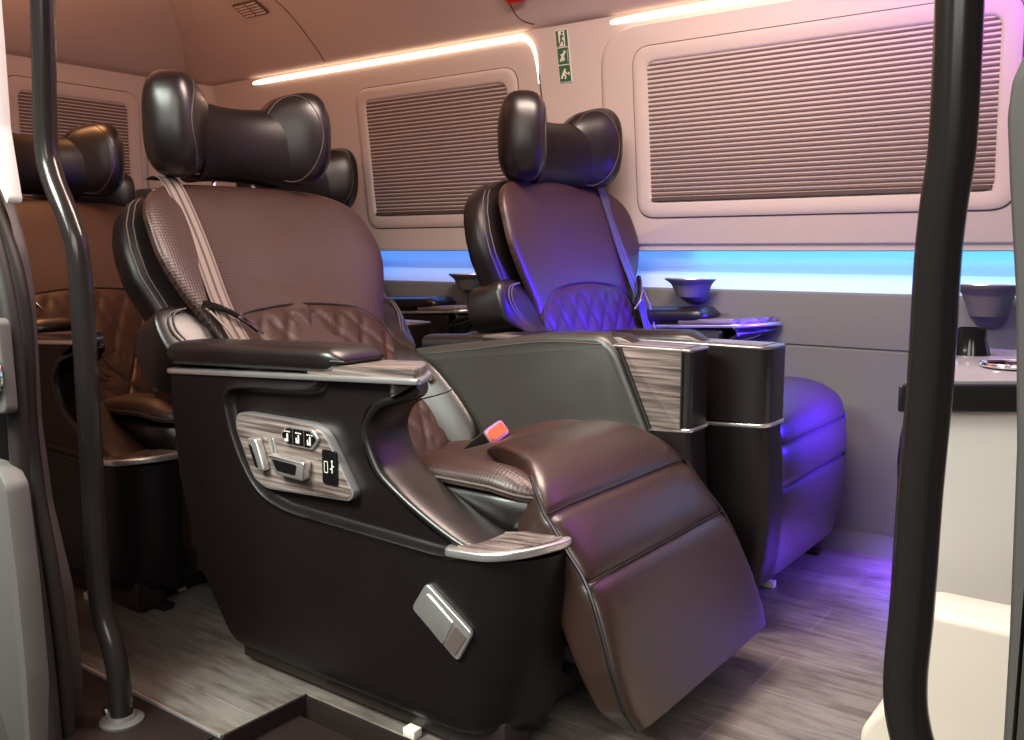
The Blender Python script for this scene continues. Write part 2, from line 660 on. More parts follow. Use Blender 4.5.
side = lambda a, z, h: (a, YU(z) - h, z)
window('window_1', -2.435, -1.805, .925, 1.325, .045, side, label='middle side window closed by a brown pleated blind')
window('window_2', -1.297, -.398, .940, 1.325, .045, side, .010, label='large front side window closed by a grey pleated blind')
rear = lambda a, z, h: (X0 + h, a, z)
window('window_3', 1.655, 2.076, .95, 1.368, .05, rear, label='small rear window closed by a pleated blind')

# ---- wall cup holders
def wall_holder(x, label, zb):
    t = thing('cup_holder', (x, 2.46, .66), label, 'cup holder', 'wall cup holders')
    X = lambda p: (p[0], p[1] - 2.46, p[2] - .66)
    g = G(X)
    secs = []
    for z, hw, d in ((.606, .012, .010), (.615, .028, .022), (.635, .040, .034), (.66, .046, .044), (.69, .054, .052), (.705, .064, .058), (.715, .073, .062), (.718, .074, .062)):
        secs.append([(a, 2.475 - d + b + .0, z) for a, b in [(hw * math.cos(q), -.0 + -d * .9 * math.sin(q) if math.sin(q) > 0 else .02) for q in [2 * math.pi * i / 32 for i in range(32)]]])
    z, hw, d = .718, .066, .056
    secs.append([(a, 2.475 - d + b, z) for a, b in [(hw * math.cos(q), -d * .86 * math.sin(q) if math.sin(q) > 0 else .01) for q in [2 * math.pi * i / 32 for i in range(32)]]])
    secs.append([(a, 2.475 - d + b, .64) for a, b in [(.036 * math.cos(q), -.034 * math.sin(q) if math.sin(q) > 0 else .0) for q in [2 * math.pi * i / 32 for i in range(32)]]])
    secs = [[(q[0], q[1], .718 - (.718 - q[2]) * (.718 - zb) / .112) for q in sc_] for sc_ in secs]
    g.loops(secs)
    g.build('cup', M['grey_plastic'], t, angle=50)
    rm = G(X)
    rm.tube([(.069 * math.cos(q), 2.475 - .06 - .055 * math.sin(q), .719) for q in [math.pi * i / 24 for i in range(25)]], .0028, 8)
    rm.build('rim', M['silver'], t)
    return t


for x, lb, zb in ((-1.985, 'grey cup holder moulded into the side wall behind the far front seat', .645),
              (-1.165, 'grey cup holder on the side wall above the far seat armrest', .645),
              (-.395, 'grey cup holder on the side wall at right, between handrail and doorway edge', .612)):
    t = wall_holder(x, lb, zb)
    t.location.x = x

# ---- roof vent, red hammer, green sign
def on_cove(y):
    for (a, b) in zip(ceil_prof, ceil_prof[1:]):
        if b[0] <= y <= a[0]:
            k = (a[0] - y) / (a[0] - b[0])
            return a[1] + (b[1] - a[1]) * k
    return 1.7
y_v = 2.14
sl = math.atan2(on_cove(y_v - .03) - on_cove(y_v + .03), .06)
def place_cove(t, x, y):
    sl = math.atan2(on_cove(y - .02) - on_cove(y + .02), .04)
    t.location = (x, y, on_cove(y) - .002)
    t.rotation_euler = (-sl, 0, 0)
t = thing('air_vent', (0, 0, 0), 'small brown slotted air vent in the roof lining', 'vent')
place_cove(t, -2.74, y_v)
prism(G(), roundpoly([(-.065, -.035), (.065, -.035), (.065, .035), (-.065, .035)], .01), 'z', 0, -.006, .002).build('vent_frame', M['groove'], t)
for k in range(5):
    for s in (-1, 1):
        G().box(s * .03 - .026, s * .03 + .026, -.028 + k * .0125, -.022 + k * .0125, -.010, -.005).build('slat', M['ceiling'], t, bevel=.001)
t = thing('emergency_hammer', (0, 0, 0), 'red emergency hammer holder on the roof lining above the exit sign', 'hammer')
place_cove(t, -1.68, 2.270)
prism(G(), roundpoly([(-.03, -.022), (.03, -.022), (.03, .022), (-.03, .022)], .006), 'z', 0, -.02, .003).build('holder', M['red'], t)
G().tube([(.03, .0, -.01), (.045, -.004, -.013), (.05, .01, -.01)], .003, 8, smooth=4).build('wire_clip', M['groove'], t)

t = thing('exit_sign', (-1.588, YU(1.379), 1.379), 'narrow green escape sign with three white running figures', 'sign')
Xs = lambda p: (p[0] + .006 - (p[1] * .05), -.0028 - p[2] - p[1] * .115, p[1])
W2, H2 = .0225, .0755
g = G(Xs); prism(g, roundpoly([(-W2, -H2), (W2, -H2), (W2, H2), (-W2, H2)], .002), 'z', -.002, .001, .0005, 1); g.build('sign_board', M['sign_white'], t, smooth=False)
def blob(g, pts, z=.0024):
    n = len(pts); i0 = [g.add((p[0], p[1], z)) for p in pts]; i1 = [g.add((p[0], p[1], z - .001)) for p in pts]
    g.f.append(tuple(i0)); g.f.append(tuple(reversed(i1)))
    for i in range(n):
        j = (i + 1) % n; g.f.append((i0[i], i0[j], i1[j], i1[i]))
def limb(g, a, b, w):
    d = Vector((b[0] - a[0], b[1] - a[1])).normalized(); nn = Vector((-d.y, d.x)) * w
    blob(g, [(a[0] + nn.x, a[1] + nn.y), (b[0] + nn.x, b[1] + nn.y), (b[0] - nn.x, b[1] - nn.y), (a[0] - nn.x, a[1] - nn.y)])
def disc(g, c, r):
    blob(g, [(c[0] + r * math.cos(q), c[1] + r * math.sin(q)) for q in [2 * math.pi * i / 12 for i in range(12)]])
for k in range(3):
    cz = .0500 - k * .0500
    g = G(Xs); blob(g, [(-.020, cz - .0235), (.020, cz - .0235), (.020, cz + .0235), (-.020, cz + .0235)], .0016); g.build('green_field', M['green'], t, smooth=False)
    g = G(Xs)
    if k == 0:
        g2 = G(Xs)
        blob(g2, [(-.011, cz - .022), (.011, cz - .022), (.011, cz + .022), (-.011, cz + .022)], .0021)
        g2.build('door_symbol', M['sign_white'], t, smooth=False)
        g.X = lambda p: Xs((p[0], p[1], p[2] + .0006))
        disc(g, (.003, cz + .016), .0038)
        for a, b, w in (((.001, cz + .011), (-.002, cz - .002), .0030), ((-.002, cz - .002), (.006, cz - .010), .0022), ((.006, cz - .010), (.004, cz - .019), .0018), ((-.002, cz - .002), (-.006, cz - .012), .0022), ((-.006, cz - .012), (-.010, cz - .018), .0018), ((.001, cz + .010), (.008, cz + .004), .0016), ((.001, cz + .010), (-.006, cz + .005), .0016)):
            limb(g, a, b, w)
        g.build('figure', M['green'], t, smooth=False)
    elif k == 1:
        disc(g, (.005, cz + .012), .0035)
        for a, b, w in (((.003, cz + .008), (-.004, cz - .004), .0042), ((-.004, cz - .004), (-.012, cz - .014), .0032), ((-.004, cz - .003), (.004, cz - .008), .0026), ((.004, cz - .008), (-.004, cz - .014), .0024), ((.002, cz + .006), (.010, cz + .012), .0018), ((0, cz + .004), (-.010, cz + .004), .0020), ((.0155, cz - .018), (.0155, cz + .018), .0006)):
            limb(g, a, b, w)
        g.build('figure', M['sign_white'], t, smooth=False)
    else:
        disc(g, (.001, cz + .010), .0038)
        for a, b, w in (((.0, cz + .006), (-.008, cz - .004), .0040), ((-.008, cz - .004), (-.013, cz - .014), .0028), ((-.006, cz - .004), (.002, cz - .006), .0026), ((.002, cz - .006), (.0, cz - .016), .0024), ((0, cz + .006), (.008, cz - .002), .0020), ((.004, cz - .001), (.015, cz - .001), .0014)):
            limb(g, a, b, w)
        blob(g, [(.012, cz + .005), (.019, cz - .001), (.012, cz - .007)])
        g.build('figure', M['sign_white'], t, smooth=False)


# ------------------------------------------------------------------ captain seats
def seat(name, cy, m, dx, label, back, head, cons_x, rest, res=1.0, panel=False, group=None, belt='belt', head_only=False):
    """every point is written for a seat whose centre line is y = 1.38 and whose
    door-side console is at low y; m = -1 mirrors it."""
    OX = -1.30
    t = thing(name, (OX + dx, cy, 0), label, 'seat', group)
    X = lambda p: (p[0] - OX, (p[1] - 1.38) * m, p[2])
    LE, LM, BR = M['leather'], M['leather_matt'], M['brown']

    # ---- backrest curve
    BC = crv([(x, 0, z) for x, z in back], 10)
    L = [0]
    for a, b in zip(BC, BC[1:]):
        L.append(L[-1] + (b - a).length)
    sc = L[-1] / .65
    def BP(v, s, n):
        s = max(-.14, min(.72, s)) * sc
        k = 0
        while k < len(BC) - 2 and L[k + 1] < s:
            k += 1
        f = (s - L[k]) / (L[k + 1] - L[k])
        p = BC[k].lerp(BC[k + 1], f) if f <= 1 else BC[k + 1] + (BC[k + 1] - BC[k]) * (f - 1)
        k2 = min(k + 2, len(BC) - 1); k0 = max(k - 2, 0)
        d = (BC[k2] - BC[k0]).normalized()
        nn = Vector((d.z, 0, -d.x))
        q = p + nn * n
        return (q.x, 1.38 + v, q.z)
    Wt = [(-.13, .21), (-.05, .225), (.14, .23), (.20, .290), (.25, .325), (.32, .315), (.37, .330), (.43, .350), (.49, .350), (.55, .335), (.60, .305), (.635, .262), (.66, .20), (.672, .13)]
    sh = G(X)
    lps = []
    for k in range(31):
        s = -.13 + .802 * (k / 30)
        hw = interp(Wt, s)
        th = .062 if s < .6 else .062 * max(.35, 1 - ((s - .6) / .075) ** 2 * .7)
        lps.append([BP(a, s, -.070 + b + .022 * (a / .3) ** 2) for a, b in sel(hw, th, 3.2, 44)])
    sh.loops(lps)
    shell = sh.build('backrest', LM, t, angle=60)
    # seams of the backrest side
    for sg in (-1, 1):
        for off in (.50, .36):
            e_ = 3.2
            pts = []
            for i in range(37):
                s_ = .27 + .345 * i / 36
                hw_ = interp(Wt, s_); a_ = math.cos(off) ** (2 / e_) * hw_; b_ = math.sin(off) ** (2 / e_) * .062
                th_ = 1 if s_ < .6 else 1 - ((s_ - .6) / .075) ** 2 * .7
                pts.append(BP(sg * a_, s_, -.070 + b_ * th_ + .022 * (a_ / .3) ** 2 + .0008))
            G(X).tube(pts, .0016, 6).build('piping', M['thread'], shell)
    # perforated upper pad
    half = [(.0, -.10), (.16, -.10), (.20, .06), (.215, .16), (.230, .24), (.252, .30), (.288, .37), (.312, .44), (.312, .50), (.300, .56), (.262, .605), (.19, .635), (.07, .648)]
    ol = half + [(-a, b) for a, b in reversed(half[1:])]
    ol = [(p.x, p.y) for p in crv([(a, b, 0) for a, b in ol], 5, closed=True)]
    wing = lambda v, s: .030 * min(1.4, (abs(v) / .28)) ** 2.4
    pd = G(X)
    pillow(pd, ol, (0, .42), .022, .012, lambda a, b, h: BP(a, b, h + .002 + wing(a, b)), p=7, rings=int(18 * res) + 4)
    pad = pd.build('backrest_pad', M['perforated'], shell, angle=60)
    # quilted lumbar pad
    half = [(.0, -.12), (.15, -.12), (.200, .0), (.225, .10), (.232, .19), (.222, .262), (.170, .310), (.085, .328)]
    ol = half + [(-a, b) for a, b in reversed(half[1:])] 
    ol = half + [(0, .333)] + [(-a, b) for a, b in reversed(half[1:])]
    ol = [(p.x, p.y) for p in crv([(a, b, 0) for a, b in ol], 8, closed=True)]
    def quilt(a, b):
        u = (a / .074 + b / .125); w = (a / .074 - b / .125)
        d = min(abs(u - round(u)), abs(w - round(w))) * .064
        return -.0045 * math.exp(-(d / .0034) ** 2) + .0025 * (1 - math.exp(-(d / .014) ** 2))
    lm = G(X)
    pillow(lm, ol, (0, .0), .013, .02, lambda a, b, h: BP(a, b, h + .022 + wing(a, b) * .5), p=8, rings=int(52 * res), disp=quilt)
    lum = lm.build('lumbar_pad', M['quilted'], shell, angle=80)
    G(X).tube([BP(p[0], p[1], .026 + wing(p[0], p[1]) * .5) for p in ol + ol[:1]], .0028, 6).build('piping', M['seam'], lum)
    # side bolsters
    for sg in (-1, 1):
        bo = [(.222, -.11), (.229, .06), (.233, .14), (.275, .200), (.335, .240), (.350, .300), (.336, .350), (.285, .355), (.245, .315), (.215, .235), (.185, .16), (.165, .06), (.150, -.11)]
        bo = [(p.x * sg, p.y) for p in crv([(a, b, 0) for a, b in bo], 6, closed=True)]
        bg = G(X)
        rise = lambda a, b: .004 + .072 * sm(.15, .240, abs(a)) * sm(.27, .06, b) - .012 * sm(.24, .34, abs(a))
        pillow(bg, bo, (sg * .212, .13), .022, .10, lambda a, b, h: BP(a, b, h + rise(a, b) - .0), p=4, rings=int(14 * res) + 2)
        bb = bg.build('side_bolster', LE, shell, angle=60)
        for off in (0, .010):
            G(X).tube([BP(sg * a, b, .0195 + rise(a, b)) for a, b in [(p.x - off, p.y) for p in crv([(.292, .342, 0), (.320, .332, 0), (.325, .290, 0), (.285, .225, 0), (.222, .145, 0), (.218, .08, 0)], 8)]], .0018, 6).build('piping', M['thread'], bb)

    # ---- headrest
    hc = Vector(head)
    hr = G(X)
    lps = []
    for k in range(17):
        u = -1 + 2 * k / 16
        sh_ = 1 - .10 * (1 - u * u)
        lps.append([(hc.x - .018 + a * sh_ + .018 * u * u, 1.38 + (hc.y - 1.38) + u * .115, hc.z + b * sh_ - .016) for a, b in sel(.066, .094, 2.6, 32)])
    hr.loops(lps)
    head_o = hr.build('headrest', LM, t, angle=70)
    for sg in (-1, 1):
        wg = G(X)
        lps = []
        yaw = R(38)
        K = 22
        cen = Vector((hc.x + .020, hc.y + sg * .155, hc.z + .016))
        def wp(u, a, b):
            """u along the wing (-1 inner, 1 outer); a thickness; b height"""
            e = (1 - abs(u) ** 3.2) ** (1 / 2.6)
            hgt = (.108 + .014 * u) * e
            th = (.062 + .004 * u) * e
            loc = Vector((th * a, 0, hgt * b - .010 * (1 - u)))
            al = u * .092
            # inner face curls forward
            fx = al * math.sin(yaw) + loc.x * math.cos(yaw) + .012 * u * u
            fy = (al * math.cos(yaw) - loc.x * math.sin(yaw)) * sg
            return (cen.x + fx, cen.y + fy, cen.z + loc.z)
        for k in range(K + 1):
            u = -math.cos(math.pi * k / K) * .999
            lps.append([wp(u, a, b) for a, b in sel(1, 1, 2.9, 36)])
        wg.loops(lps)
        w = wg.build('headrest_wing', LE, head_o, angle=80)
        for a0 in (.55, .30):
            for side_ in (1,):
                rim = []
                for k in range(37):
                    q = 2 * math.pi * k / 36
                    u = .80 * math.cos(q); bb_ = .93 * math.sin(q)
                    ab = (1 - abs(bb_) ** 2.9) ** (1 / 2.9)
                    rim.append(wp(u, ab * 1.0, bb_ * 1.01))
                if a0 == .55:
                    G(X).tube(rim, .0013, 6).build('seam', M['thread'], w)
    topz = BP(0, .66, -.05)
    for sg in (-1, 1):
        G(X).tube([BP(sg * .055, .60, -.055), (hc.x - .02, 1.38 + sg * .055, hc.z - .04)], .006, 10).build('headrest_post', M['chrome'], t)
    for sg in (-1, 1):
        G(X).box(topz[0] - .03, topz[0] + .02, 1.38 + sg * .055 - .022, 1.38 + sg * .055 + .022, topz[2] - .03, topz[2] - .008).build('post_guide', M['black_plastic'], t, bevel=.006)
    # belt outlet on the shoulder
    q = BP(-.20, .64, -.015)
    G(X).box(q[0] - .035, q[0] + .03, q[1] - .045, q[1] + .045, q[2] - .03, q[2] + .004).build('belt_outlet', M['black_plastic'], t, bevel=.006)

    # ---- belt webbing on the door side of the backrest
    bl = G(X)
    path = [(-.205, .672, -.02), (-.205, .655, .018), (-.205, .62, .034), (-.205, .55, .038), (-.210, .42, .042), (-.220, .32, .052), (-.226, .25, .064), (-.226, .16, .070)]
    P = crv(path, 6)
    lps, uvs = [], []
    for k, p in enumerate(P):
        lps.append([BP(p.x + o_, p.y, p.z + (.0012 if 0 else 0)) for o_ in (-.0225, -.011, 0, .011, .0225)] + [BP(p.x + o_, p.y, p.z - .0018) for o_ in (.0225, -.0225)])
        uvs.append([(x, p.y) for x in (0, .25, .5, .75, 1, 1, 0)])
    bl.loops(lps, uvs=uvs)
    be = bl.build('seat_belt', M[belt], t, angle=40)
    # tongue and keeper
    tg = G(X)
    tg.tube([BP(-.262, .335, .048), BP(-.235, .315, .062), BP(-.205, .285, .070), BP(-.175, .250, .066)], .0075, 8, smooth=4, taper=lambda k: 1 - .4 * k)
    tg.build('belt_tongue', M['gloss_black'], be)
    G(X).tube([BP(-.212, .287, .078), BP(-.190, .262, .078), BP(-.168, .238, .070)], .0055, 8, taper=lambda k: 1 - .6 * k).build('belt_plate', M['chrome'], be)
    G(X).tube([BP(-.255, .315, .052), BP(-.248, .25, .075), BP(-.246, .16, .08)], .0026, 6).build('belt_cord', M['belt'], be)

    # ---- seat cushion with perforated sides
    cu = G(X)
    ol = roundpoly([(-1.42, 1.137), (-.785, 1.137), (-.785, 1.618), (-1.42, 1.618)], [.03, .11, .11, .03], 8)
    ol = [(p.x, p.y) for p in ol]
    # densify
    dn = []
    for i in range(len(ol)):
        a, b = Vector(ol[i]), Vector(ol[(i + 1) % len(ol)])
        nseg = max(1, int((b - a).length / .02))
        for q in range(nseg):
            dn.append(tuple(a.lerp(b, q / nseg)))
    frz = rest['crest']
    def ctop(x, y):
        e = abs(y - 1.38) / .245
        z = .408 + .018 * sm(.35, .75, e) * sm(1.15, .85, e) + (frz - .44) * sm(-1.2, -.8, x)
        z += .006 - .085 * sm(-1.0, -1.36, x)
        z -= .022 * sm(-.90, -.79, x) + .022 * sm(-1.0, -.92, x) * (1 - sm(.6, .85, e))
        return z
    pillow(cu, dn, (-1.10, 1.38), .022, .014, lambda a, b, h: (a, b, ctop(a, b) + h), p=7, rings=16)
    cush = cu.build('seat_cushion', M['perforated'], t, angle=70)
    G(X).tube([(a, b + (-.001 if b < 1.38 else .001), ctop(a, b) - .004) for a, b in dn if a > -1.40], .0024, 6).build('piping', M['thread'], cush)
    cs = G(X)
    cs.loops([[(-1.10 + (a + 1.10) * f_, 1.38 + (b - 1.38) * f_, zz - (.085 * sm(-1.0, -1.36, a) if zz > .36 else (.04 * sm(-1.0, -1.36, a)))) for a, b in dn] for f_, zz in ((.90, .30), (.96, .315), (.985, .345), (.99, .375), (.985, .398), (.95, .408))])
    cs.build('cushion_side', M['leather'], cush, angle=70)
    # box under the cushion
    G(X).box(-1.40, -.80, 1.15, 1.61, .05, .33).build('seat_box', M['black_plastic'], t, bevel=.015)

    # ---- leg rest
    lr = G(X)
    prof = crv([(x, 0, z) for x, z in rest['prof']], 9)
    seams = rest['seams']
    LL = [0]
    for a, b in zip(prof, prof[1:]):
        LL.append(LL[-1] + (b - a).length)
    tot = LL[-1]
    def LP(k, y, n):
        a = prof[max(0, k - 1)]; b = prof[min(len(prof) - 1, k + 1)]
        d = (b - a).normalized(); nn = Vector((-d.z, 0, d.x))
        q = prof[k] + nn * n
        return (q.x, y, q.z)
    lps = []
    hws = rest['hw']; thk = rest['th']
    def hw_at(k):
        return interp(hws, LL[k] / tot)
    for k in range(len(prof)):
        f = LL[k] / tot
        d = min([abs(LL[k] - s * tot) for s in seams] + [9])
        dip = .0055 * math.exp(-(d / .006) ** 2)
        puff = .005 * (1 - math.exp(-(d / .03) ** 2))
        T = interp(thk, f)
        lps.append([LP(k, 1.38 + a, b - T / 2 + puff - dip * (b > 0)) for a, b in sel(hw_at(k), T / 2, 7, 64)])
    lr.loops(lps)
    leg = lr.build('leg_rest', BR, t, angle=50)
    for sg in (-1, 1):
        pts = []
        for k in range(len(prof)):
            if LL[k] / tot > rest.get('pipe0', .3):
                pts.append(LP(k, 1.38 + sg * (hw_at(k) - .0015), -.012))
        G(X).tube(pts, .0036, 8).build('piping', M['leather'], leg)
    for s in seams:
        k = min(range(len(prof)), key=lambda i: abs(LL[i] - s * tot))
        h = hw_at(k) * .975
        G(X).tube([LP(k, 1.38 + h * (-1 + 2 * i / 10), -.0015 - (.006 if i in (0, 10) else 0)) for i in range(11)], .0014, 6).build('seam', M['seam'], leg)
    if rest.get('open'):
        # folding mechanism below the raised leg rest
        mech = thing_part = G(X)
        for y in (1.19, 1.57):
            mech.tube([(-.80, y, .20), (-.745, y, .155), (-.70, y, .12)], .012, 8)
            mech.tube([(-.84, y, .13), (-.77, y, .125), (-.70, y, .118)], .010, 8)
            mech.tube([(-.70, y - .02, .118), (-.70, y + .02, .118)], .020, 12)
        mech.tube([(-.70, 1.19, .118), (-.70, 1.57, .118)], .008, 8)
        mech.build('hinge_bracket', M['gloss_black'], t, angle=40)
        for y in (1.17, 1.59):
            G(X).tube([(-.70, y - .003, .118), (-.70, y + .003, .118)], .009, 12).build('hinge_bolt', M['chrome'], t)

    # ---- outer console with the swept arm
    def rearx(z):
        return interp([(.03, -1.44), (.065, -1.457), (.19, -1.55), (.36, -1.60), (.50, -1.615), (.60, -1.612)], z)
    T = [(-1.612, .562), (-1.50, .572), (-1.35, .580), (-1.20, .588), (-1.08, .597), (-1.058, .585), (-1.066, .56), (-1.079, .53), (-1.081, .50), (-1.074, .47), (-1.05, .435), (-1.0, .402), (-.95, .373), (-.90, .350), (-.86, .339), (-.80, .345), (-.74, .355), (-.69, .366)]
    TT = crv([(a, b, 0) for a, b in T], 12)
    TL = [0]
    for a, b in zip(TT, TT[1:]):
        TL.append(TL[-1] + (b - a).length)
    pocket = [(-1.158, .600), (-1.165, .574), (-1.19, .562), (-1.388, .549), (-1.415, .540), (-1.423, .520), (-1.408, .469), (-1.385, .425), (-1.350, .380), (-1.315, .358), (-1.26, .346), (-1.155, .343), (-.90, .337), (-.86, .345), (-1.0, .45), (-1.0, .62)]
    PC = [Vector(p) for p in roundpoly(pocket, .02, 3)]
    def sdist(x, z):
        p = Vector((x, z)); best = 9; ins = False
        n_ = len(PC)
        for i in range(n_):
            a, b = PC[i], PC[(i + 1) % n_]
            ab = b - a; l2 = ab.length_squared
            if l2 < 1e-12: continue
            q = max(0, min(1, (p - a).dot(ab) / l2))
            dd = (p - a - ab * q).length
            if dd < best: best = dd
            if (a.y > z) != (b.y > z) and x < (b.x - a.x) * (z - a.y) / (b.y - a.y) + a.x:
                ins = not ins
        return -best if ins else best
    fxt = [(.04, -.790), (.08, -.770), (.16, -.752), (.25, -.744), (.37, -.742)]
    swoop = [(.341, -.862), (.350, -.895), (.373, -.95), (.402, -1.0), (.435, -1.05), (.47, -1.074), (.50, -1.081), (.53, -1.079), (.556, -1.062), (.567, -1.03), (.577, -.995), (.600, -.950)]
    swz = crv([(b, a, 0) for a, b in swoop], 8)
    swt = [(p.y, p.x) for p in swz]
    sk_ = G(X)
    def skin_pt(x, z):
        sd = sdist(x, z)
        y = 1.024 + .014 * sm(.003, -.007, sd) - .0055 * math.exp(-((sd - .003) / .0055) ** 2)
        dr = x - rearx(z)
        if dr < .025: y += .025 * (1 - math.sqrt(max(0, 1 - (1 - max(0, dr) / .025) ** 2)))
        db = z - .038
        if db < .04: y += .035 * (1 - math.sqrt(max(0, 1 - (1 - max(0, db) / .04) ** 2)))
        df = interp(fxt, z) - x
        if df < .11 and z < .375: y += .115 * (1 - math.sqrt(max(0, 1 - (1 - max(0, df) / .11) ** 2)))
        return (x, y, z)
    for za, zb, rt, nz, nx in ((.038, .3412, lambda z: interp(fxt, z), 90, 300), (.3412, .600, lambda z: interp(swt, z), 84, 250)):
        nz = int(nz * res); nx = int(nx * res)
        grid = []
        for i in range(nz + 1):
            f = i / nz
            z = za + (zb - za) * (1 - (1 - f) ** 1.6 if za < .1 else f)
            xr, xl = rt(z), rearx(z)
            row = []
            for j in range(nx + 1):
                g_ = j / nx
                if za < .1:
                    g_ = 1 - (1 - g_) ** 1.35
                x = xl + (xr - xl) * g_
                zz = z
                if zb > .5:   # the upper rows follow the slope of the metal strip
                    ztop = .562 + .036 * (x + 1.612) / .69
                    zz = za + (z - za) / (zb - za) * (ztop - za)
                row.append(skin_pt(x, zz))
            grid.append(row)
        sk_.loops(grid, closed=False)
    con = sk_.build('side_console', LM, t, angle=70)
    # inner side and core of the console
    inner = [(-1.60, .565), (-1.06, .585), (-1.085, .50), (-1.05, .425), (-.92, .350), (-.80, .335), (-.80, .20), (-.82, .055), (-1.43, .055), (-1.53, .19), (-1.59, .36)]
    prism(G(X), [(p.x, p.y) for p in roundpoly(inner, .02)], 'y', 1.062, 1.132, .010).build('console_core', LM, t, angle=40)
    # front of the console pod (rounded around the corner)
    pf = G(X)
    lps = []
    for z, fx in [(.045, -.79), (.08, -.770), (.16, -.752), (.25, -.744), (.33, -.742), (.345, -.742)]:
        lp = roundpoly([(-.90, 1.139), (fx, 1.139), (fx, 1.150), (-.90, 1.150)], [.001, .001, .010, .001], 5)
        lps.append([(p.x, p.y, z) for p in lp])
    pf.loops(lps)
    pf.build('console_front', LM, t, angle=60)
    # plinth
    prism(G(X), [(-1.44, .012), (-1.44, .06), (-1.30, .075), (-.80, .075), (-.80, .012)], 'y', 1.055, 1.12, .003, 2).build('plinth', M['sill'], t)
    # leather ribbon that closes the swept arm
    rb = G(X)
    path = [(-.955, .592), (-.972, .581), (-1.00, .571), (-1.045, .556), (-1.070, .53), (-1.078, .50), (-1.068, .468), (-1.045, .435), (-1.00, .405), (-.945, .377), (-.89, .354), (-.85, .342)]
    P = crv([(a, 0, b) for a, b in path], 8)
    lps = []
    for k, p in enumerate(P):
        a = P[max(0, k - 1)]; b = P[min(len(P) - 1, k + 1)]
        d = (b - a).normalized(); nn = Vector((-d.z, 0, d.x))     # to the upper right
        if nn.x < 0 and nn.z < 0: nn = -nn
        nn = Vector((d.z, 0, -d.x)) * -1 if False else nn
        f = k / (len(P) - 1)
        hw = .052
        yc = 1.0855
        shx = lambda a_: -max(0, yc + a_ - 1.034) * .78 * max(0, 1 - f / .28)
        lps.append([((p + nn * (b_ + .004)).x + shx(a_), yc + a_, (p + nn * (b_ + .004)).z) for a_, b_ in sel(hw, .011, 2.8, 28)])
    rb.loops(lps)
    rbo = rb.build('arm_ribbon', LE, con, angle=60)
    for yy, mt in ((1.046, 'thread'), (1.052, 'seam'), (1.128, 'thread')):
        pts = []
        for k, p in enumerate(P[6:]):
            k += 6
            a = P[max(0, k - 1)]; b = P[min(len(P) - 1, k + 1)]
            d = (b - a).normalized(); nn = Vector((-d.z, 0, d.x))
            q = p + nn * (.0125 if yy > 1.05 and yy < 1.1 else .0105)
            pts.append((q.x, yy, q.z))
        G(X).tube(pts, .0013, 6).build('stitching', M[mt], rbo)
    # armrest pad, metal line, tray tip
    ap = G(X)
    lps = []
    for k in range(25):
        u = k / 24
        x = -1.612 + u * .495
        e = (1 - max(0, (u - .93) / .07) ** 2.2) ** .5 if u > .93 else 1
        e0 = (1 - max(0, (.05 - u) / .05) ** 2.2) ** .5 if u < .05 else 1
        e = max(.12, e * e0)
        lps.append([(x, 1.079 + a * (.75 + .25 * e), .603 + .020 * u - .004 + b * e) for a, b in sel(.063, .024, 3.4, 36)])
    ap.loops(lps)
    arm = ap.build('armrest_pad', LE, t, angle=60)
    G(X).tube([(-1.60 + .50 * k / 20, 1.0205, .600 + .02 * k / 20) for k in range(21)], .0014, 6).build('stitching', M['thread'], arm)
    ms = G(X)
    strip_o = [(-1.612, 1.018), (-.935, 1.018), (-.955, 1.062), (-.99, 1.110), (-1.02, 1.138), (-1.20, 1.138), (-1.23, 1.126), (-1.612, 1.126)]
    so = [(p.x, p.y) for p in roundpoly(strip_o, .02, 5)]
    def slope(p):
        return X((p[0], p[1], p[2] + .036 * (p[0] + 1.612) / .69))
    ms.X = slope
    prism(ms, so, 'z', .560, .570, .003, 2)
    mso = ms.build('metal_strip', M['silver'], t, angle=40)
    tt = G(slope)
    prism(tt, [(p.x, p.y) for p in roundpoly([(-1.20, 1.024), (-.948, 1.024), (-.965, 1.062), (-1.0, 1.110), (-1.035, 1.14), (-1.20, 1.14)], .008, 5)], 'z', .568, .585, .004, 2)
    tt.build('arm_tray', M['wood'], t, angle=40)
    # metal and veneer cap on the console's front
    cp = G(X)
    capo = roundpoly([(-.895, 1.036), (-.888, 1.016), (-.800, 1.016), (-.757, 1.066), (-.738, 1.125), (-.740, 1.152), (-.82, 1.152), (-.895, 1.110)], [.006, .01, .05, .05, .02, .01, .02, .02], 6)
    def cslope(p):
        return X((p[0], p[1], p[2] + .016 * (p[0] + .89) / .2))
    cp.X = cslope
    prism(cp, [(p.x, p.y) for p in capo], 'z', .336, .350, .004, 3)
    cap = cp.build('console_cap', M['silver'], t, angle=40)
    cw = G(cslope)
    prism(cw, [(-.815 + (p.x + .815) * .86, (p.y - 1.09) * .80 + 1.092) for p in capo], 'z', .349, .3525, .001, 1)
    cw.build('cap_inlay', M['wood'], cap, angle=40)
    if panel:
        # veneer control panel in the recess
        pn = [(-1.392, .503), (-1.370, .508), (-1.180, .508), (-1.152, .494), (-1.086, .400), (-1.098, .386), (-1.315, .374), (-1.350, .388), (-1.398, .478)]
        a_ = [(p.x, p.y) for p in roundpoly(pn, .016, 4)]
        pr = prism(G(X), a_, 'y', 1.040, 1.0225, .002, 2).build('panel_rim', M['silver'], t, angle=40)
        cxx, czz = -1.24, .445
        cpn = prism(G(X), [(cxx + (a - cxx) * .975, czz + (b - czz) * .955) for a, b in a_], 'y', 1.034, 1.0215, .001, 1).build('control_panel', M['wood'], t, angle=40)
        Y = 1.0215
        # slanted backrest switch
        so_ = roundpoly([(-1.345, .466), (-1.318, .468), (-1.296, .412), (-1.318, .408)], .007)
